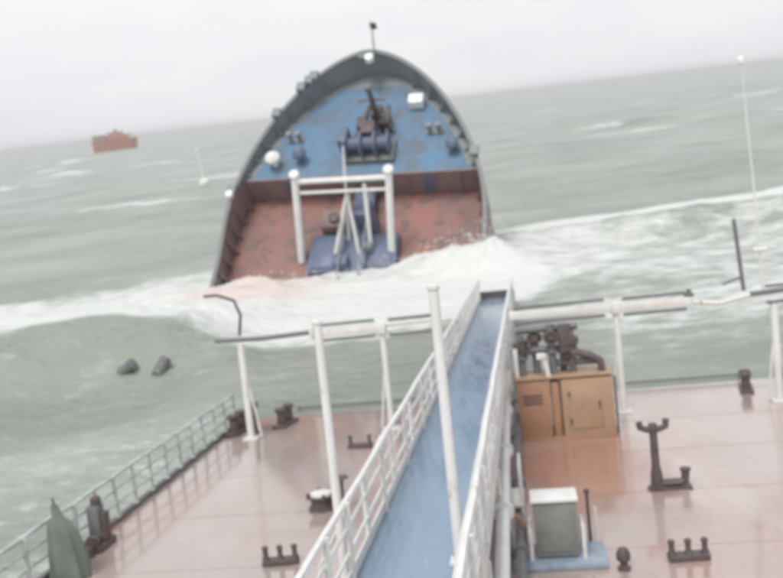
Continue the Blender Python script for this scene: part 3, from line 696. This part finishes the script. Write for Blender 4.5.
# dark hatch between the posts and its trunk
hm = MB().box(-2.75, 2.75, GY - 1.1, GY + 1.6, .01, .55, .05).build('hatch_coaming', M['navy'], bow)
MB().box(-2.5, -.9, GY - .9, GY + 1.4, .555, .66, .03).build('hatch_cover', M['navy'], hm)
MB().box(.2, 2.5, GY - .9, GY + 1.4, .555, .66, .03).build('hatch_cover', M['navy'], hm)
tr = MB().box(-.85, .05, GY - 1.25, GY - .5, .02, 1.55, .06).build('access_trunk', M['navy'], bow)
MB().box(.25, 1.3, GY + 1.65, GY + 2.8, .02, 2.4, .05).build('winch_house', M['navy'], bow)
MB().box(-2.2, -.5, GY + 1.9, GY + 3.2, .02, 1.0, .05).build('deck_box', M['bulkhead'], bow)
wk = MB().box(-.35, 1.0, -1.2, FY - .15, .75, .85, .02).build('walkway', M['navy'], bow)
for x in (-.33, .98):
    MB().tube([(x, i * .9 - 1.1, 1.75 + .08 * math.sin(i * 2.1)) for i in range(8)], .05, 6).build('walkway_rail', M['bow_grey'], wk)
    for i in range(8): MB().tube([(x, i * .9 - 1.1, .85), (x, i * .9 - 1.1, 1.76)], .045, 6).build('walkway_stanchion', M['bow_grey'], wk)
for y in (.2, 2.4, 4.6): MB().box(-.25, .9, y - .06, y + .06, .0, .75).build('walkway_support', M['navy'], wk, False)
# torn plating along the break
for i in range(15):
    x = -7.6 + i * 1.08 + random.uniform(-.2, .2); h_ = random.uniform(.25, .9)
    MB().add([(x - .5, -.25, .005), (x + .5, -.25, .005), (x + .2, -.25 - h_ * .6, h_ * .6), (x - .15, -.2 - h_ * .5, h_ * .8), (x - .5, -.21, -.05), (x + .5, -.21, -.05), (x + .2, -.21 - h_ * .6, h_ * .55), (x - .15, -.16 - h_ * .5, h_ * .75)],
             [(0, 1, 2, 3), (7, 6, 5, 4), (0, 4, 5, 1), (1, 5, 6, 2), (2, 6, 7, 3), (3, 7, 4, 0)]).build('torn_plate', M['bow_red'], bow, False)
# windlass and its dark gear on the foredeck
WY = FY + 1.7
WX = .75
wl = MB().box(-1.7, 1.5, WY - .8, WY + .9, FZ + .014, FZ + .35, .04).build('windlass', M['darkgrey'], bow)
MB().lathe([(.55, -1.5), (.75, -1.45), (.75, -1.3), (.4, -1.25), (.4, -.5), (.75, -.45), (.75, -.3), (.4, -.25), (.4, .4), (.75, .45), (.75, .6), (.4, .65), (.4, 1.2), (.6, 1.25), (.6, 1.4)], (-.1, WY, FZ + 1.0), 16, 'X').build('drum', M['navy'], wl)
MB().box(-.55, .35, WY + .4, WY + 1.4, FZ + .36, FZ + 1.6, .06).build('gearbox', M['dark'], wl)
for x in (-1.2, .9): MB().tube([(x, WY + .8, FZ + .5), (x * .8, WY + 2.6, FZ + .25), (x * .6, WY + 4.0, FZ + .15)], .13, 8).build('anchor_chain', M['darkgrey'], wl)
MB().box(-1.9, -1.3, WY - .3, WY + .9, FZ + .36, FZ + 1.7, .05).build('brake_stand', M['navy'], wl)
fm = MB().tube([(.25, WY + 2.3, FZ), (.25, WY + 2.2, FZ + 3.3)], .24, 10, .14).build('foremast', M['dark'], bow)
MB().tube([(-.7, WY + 2.2, FZ + 2.5), (1.1, WY + 2.2, FZ + 2.5)], .10, 8).build('yard', M['darkgrey'], fm)
MB().lathe([(.1, 0), (.25, .05), (.25, .35), (.12, .45)], (.25, WY + 2.2, FZ + 3.3), 10).build('masthead_lamp', M['darkgrey'], fm)
for s in (-1, 1): MB().tube([(s * 1.1 + .2, WY + 1.6, FZ), (.25, WY + 2.25, FZ + 2.4)], .09, 8).build('mast_leg', M['darkgrey'], fm)
for x, y, h_ in ((-.75, 2.0, .9), (.7, 2.1, 1.0), (0, 3.1, .7)):
    MB().box(x - .35, x + .35, WY + y - .45, WY + y + .45, FZ + .014, FZ + h_, .06).build('chain_stopper', M['dark'], wl)
for o_ in (wl, fm): o_.location.x += WX
# small fittings: vents, bollards, lamps, hatch
def mush(x, y, s, m, name):
    o = MB().lathe([(.16 * s, 0), (.16 * s, .5 * s), (.42 * s, .55 * s), (.42 * s, .75 * s), (.2 * s, .95 * s)], (x, y, FZ), 12).build(name, M[m], bow)
mush(-5.6, FY + 1.2, 1.15, 'white_clean', 'mushroom_vent')
mush(-3.9, FY + 1.5, 1.1, 'navy', 'mushroom_vent')
mush(5.9, FY + 1.6, 1.0, 'navy', 'mushroom_vent')
MB().box(2.75, 3.75, 11.3, 12.1, FZ + .014, FZ + .75, .1).build('white_locker', M['lamp'], bow)
for s in (-1, 1):
    q = MB().box(s * 4.6 - .55, s * 4.6 + .55, 9.1, 9.5, FZ + .014, FZ + .12, .02).build('bitts', M['bow_grey'], bow)
    for d_ in (-.3, .3): MB().lathe([(.15, 0), (.14, .5), (.19, .55), (.19, .65)], (s * 4.6 + d_, 9.3, FZ + .12), 10).build('bitt_drum', M['bow_grey'], q)
for x, y in ((-7.6, 5.0), (6.9, 6.8), (-4.9, 10.5), (-2.2, 13.2), (-3.4, 12.4), (-2.7, 12.9)):
    h = hw(y, .1) * (1 if x > 0 else -1)
    MB().box(h - .35, h + .25, y - .35, y + .35, topz(y) + .09, topz(y) + .40, .08).build('fairlead', M['bow_grey'], bow)
MB().lathe([(.12, 0), (.24, .05), (.24, .35), (.1, .42)], (-8.0, 4.6, topz(4.6) + .1), 10).build('side_lamp', M['lamp'], bow)
MB().box(-.55, .55, L - 1.0, L - .3, topz(L) + .09, topz(L) + .35, .08).build('stem_fairlead', M['darkgrey'], bow)
MB().lathe([(.16, 0), (.3, .05), (.3, .4), (.12, .5)], (.25, L - 1.1, topz(L) + .09), 10).build('stem_lamp', M['lamp'], bow)
js = MB().tube([(.45, L - .3, topz(L) + .1), (.55, L + .55, topz(L) + 1.9)], .055, 8, .035).build('jackstaff', M['darkgrey'], bow)
k = MB(); V = []
for i in range(6):
    a = i / 5; V += [(.5 + .02 * math.sin(a * 6), L + .50 + .1 * a, topz(L) + 1.75 + 0.02), (.5 + .36 * a, L + .3 + .06 * math.sin(a * 5), topz(L) + 1.3 + .15 * math.sin(a * 4))]
bm = MB().box(.42, .85, L + .38, L + .46, topz(L) + 1.35, topz(L) + 1.85, .03)
bm.build('pennant', M['dark'], js)

# ------------------------------------------------------------------ far ship, buoy, floating drums
fs = thing('distant_ship', 'small rust brown ship on the horizon at far left', 'ship', (0, 0, 0), frame=Matrix.Identity(4))
fs.matrix_world = Matrix.Translation((-216, 768, 0)) @ Matrix.Rotation(R_(10), 4, 'Z')
V = []; F = []; st = [(-18, 3.6), (-15, 4.6), (-5, 5.0), (8, 5.0), (14, 3.6), (19, .3)]
for x, b_ in st:
    zt = 7.0 if abs(x) < 14 else 9.0
    V += [(x, -b_, zt), (x, b_, zt), (x * .95, b_ * .8, -1.5), (x * .95, -b_ * .8, -1.5)]
for i in range(len(st) - 1):
    a = 4 * i; F += [(a + j, a + (j + 1) % 4, a + 4 + (j + 1) % 4, a + 4 + j) for j in range(4)]
F += [(0, 1, 2, 3), (23, 22, 21, 20)]
MB().add(V, F).build('hull', M['farrust'], fs, False)
MB().box(-17, -6, -4, 4, 7.01, 13.5, .3).build('superstructure', M['fardark'], fs)
MB().box(-4, 8, -3.4, 3.4, 12.62, 15.0, .3).build('bridge', M['fardark'], fs)
MB().lathe([(1.6, 0), (1.3, 2.2)], (2, 0, 15.0), 12).build('funnel', M['farrust'], fs)
MB().box(-5.5, 12, -3.8, 3.8, 7.01, 12.6, .3).build('deck_cargo', M['farrust'], fs)
MB().tube([(14, 0, 7), (14, 0, 14)], .4, 8).build('mast', M['fardark'], fs)
bu = thing('spar_buoy', 'thin white spar buoy standing in the sea left of the bow', 'buoy', (-29.9, 156.5, -.4), frame=Matrix.Identity(4))
MB().lathe([(.9, 0), (1.0, .4), (.9, 1.1), (.35, 1.5)], n=14).build('float', M['white'], bu)
MB().tube([(0, 0, 1.4), (-.45, 0, 6.2)], .2, 8, .13).build('spar', M['white_clean'], bu)
MB().lathe([(.1, 0), (.3, .1), (.3, .6), (.1, .7)], (-.45, 0, 6.1), 10).build('topmark', M['white_clean'], bu)
for i, (x, y, z, rx, ry, lab) in enumerate([(-10.9, 35.0, .42, .5, .9, 'left one of two dark drums floating in the wave trough'), (-9.5, 34.9, .38, -.6, .5, 'right one of two dark drums floating in the wave trough')]):
    t = thing('floating_drum', lab, 'drum', (x, y, 0), .7 * i, 'drums floating beside the hull', Matrix.Identity(4))
    z = sea_z(x, y) + .16
    t.matrix_world = Matrix.Translation((x, y, z)) @ Matrix.Rotation(rx, 4, 'X') @ Matrix.Rotation(ry, 4, 'Y') @ Matrix.Scale(.85, 4)
    MB().lathe([(.27, -.45), (.30, -.43), (.28, -.4), (.28, -.15), (.305, -.13), (.28, -.1), (.28, .15), (.305, .17), (.28, .2), (.28, .4), (.30, .43), (.27, .45)], n=16).build('shell', M['darkgrey'], t)
    MB().lathe([(.05, 0), (.05, .05)], (.14, 0, .45), 8).build('bung', M['dark'], t)

# ------------------------------------------------------------------ flying spray
sp = MB(); rs = random.Random(5)
OCT = [(1, 0, 0), (-1, 0, 0), (0, 1, 0), (0, -1, 0), (0, 0, 1), (0, 0, -1)]; OF = [(0, 2, 4), (2, 1, 4), (1, 3, 4), (3, 0, 4), (2, 0, 5), (1, 2, 5), (3, 1, 5), (0, 3, 5)]
def throw(cx, cy, sx, sy, hgt, count, r0=.012, r1=.055):
    for _ in range(count):
        x_ = rs.gauss(cx, sx); y_ = rs.gauss(cy, sy); z_ = sea_z(x_, y_) + hgt * rs.random() ** 2.5; q = r0 + (r1 - r0) * rs.random() ** 3
        sp.add([(x_ + a * q, y_ + b_ * q, z_ + c_ * q) for a, b_, c_ in OCT], OF)
throw(5.6, 50.2, 1.0, .7, 1.3, 500); throw(3.2, 50.8, 1.4, .7, .9, 300); throw(-7, 50.6, 2.4, .8, .8, 300); throw(-1.5, 50.2, 3, .8, .7, 300)
for i in range(10): throw(-12 - i * 2.6, 43 + rs.uniform(-1, 1.5), 1.2, .8, .45, 22)
for i in range(10): throw(9 + i * 2.6, 57, 1.3, .6, .5, 22)
spo = sp.build('spray', M['white_clean'], smooth=False); spo.data.materials.clear(); spo.data.materials.append(M['foam'])
tag(spo, 'white spray droplets thrown up around the bow and wave crests', 'spray', kind='stuff')
# ------------------------------------------------------------------ spray-laden air
hz = MB().box(-9400, 9400, -9400, 9400, -16, 19).build('haze', None, smooth=False)
hm_ = bpy.data.materials.new('sea_haze'); hm_.use_nodes = True; t = hm_.node_tree; t.nodes.clear()
ho = t.nodes.new('ShaderNodeOutputMaterial'); pv = t.nodes.new('ShaderNodeVolumePrincipled')
pv.inputs['Color'].default_value = (0.95, 0.965, 0.955, 1); pv.inputs['Density'].default_value = 0.0004
t.links.new(pv.outputs['Volume'], ho.inputs['Volume']); hz.data.materials.append(hm_)
tag(hz, 'pale spray haze hanging over the whole sea', 'haze', kind='stuff')
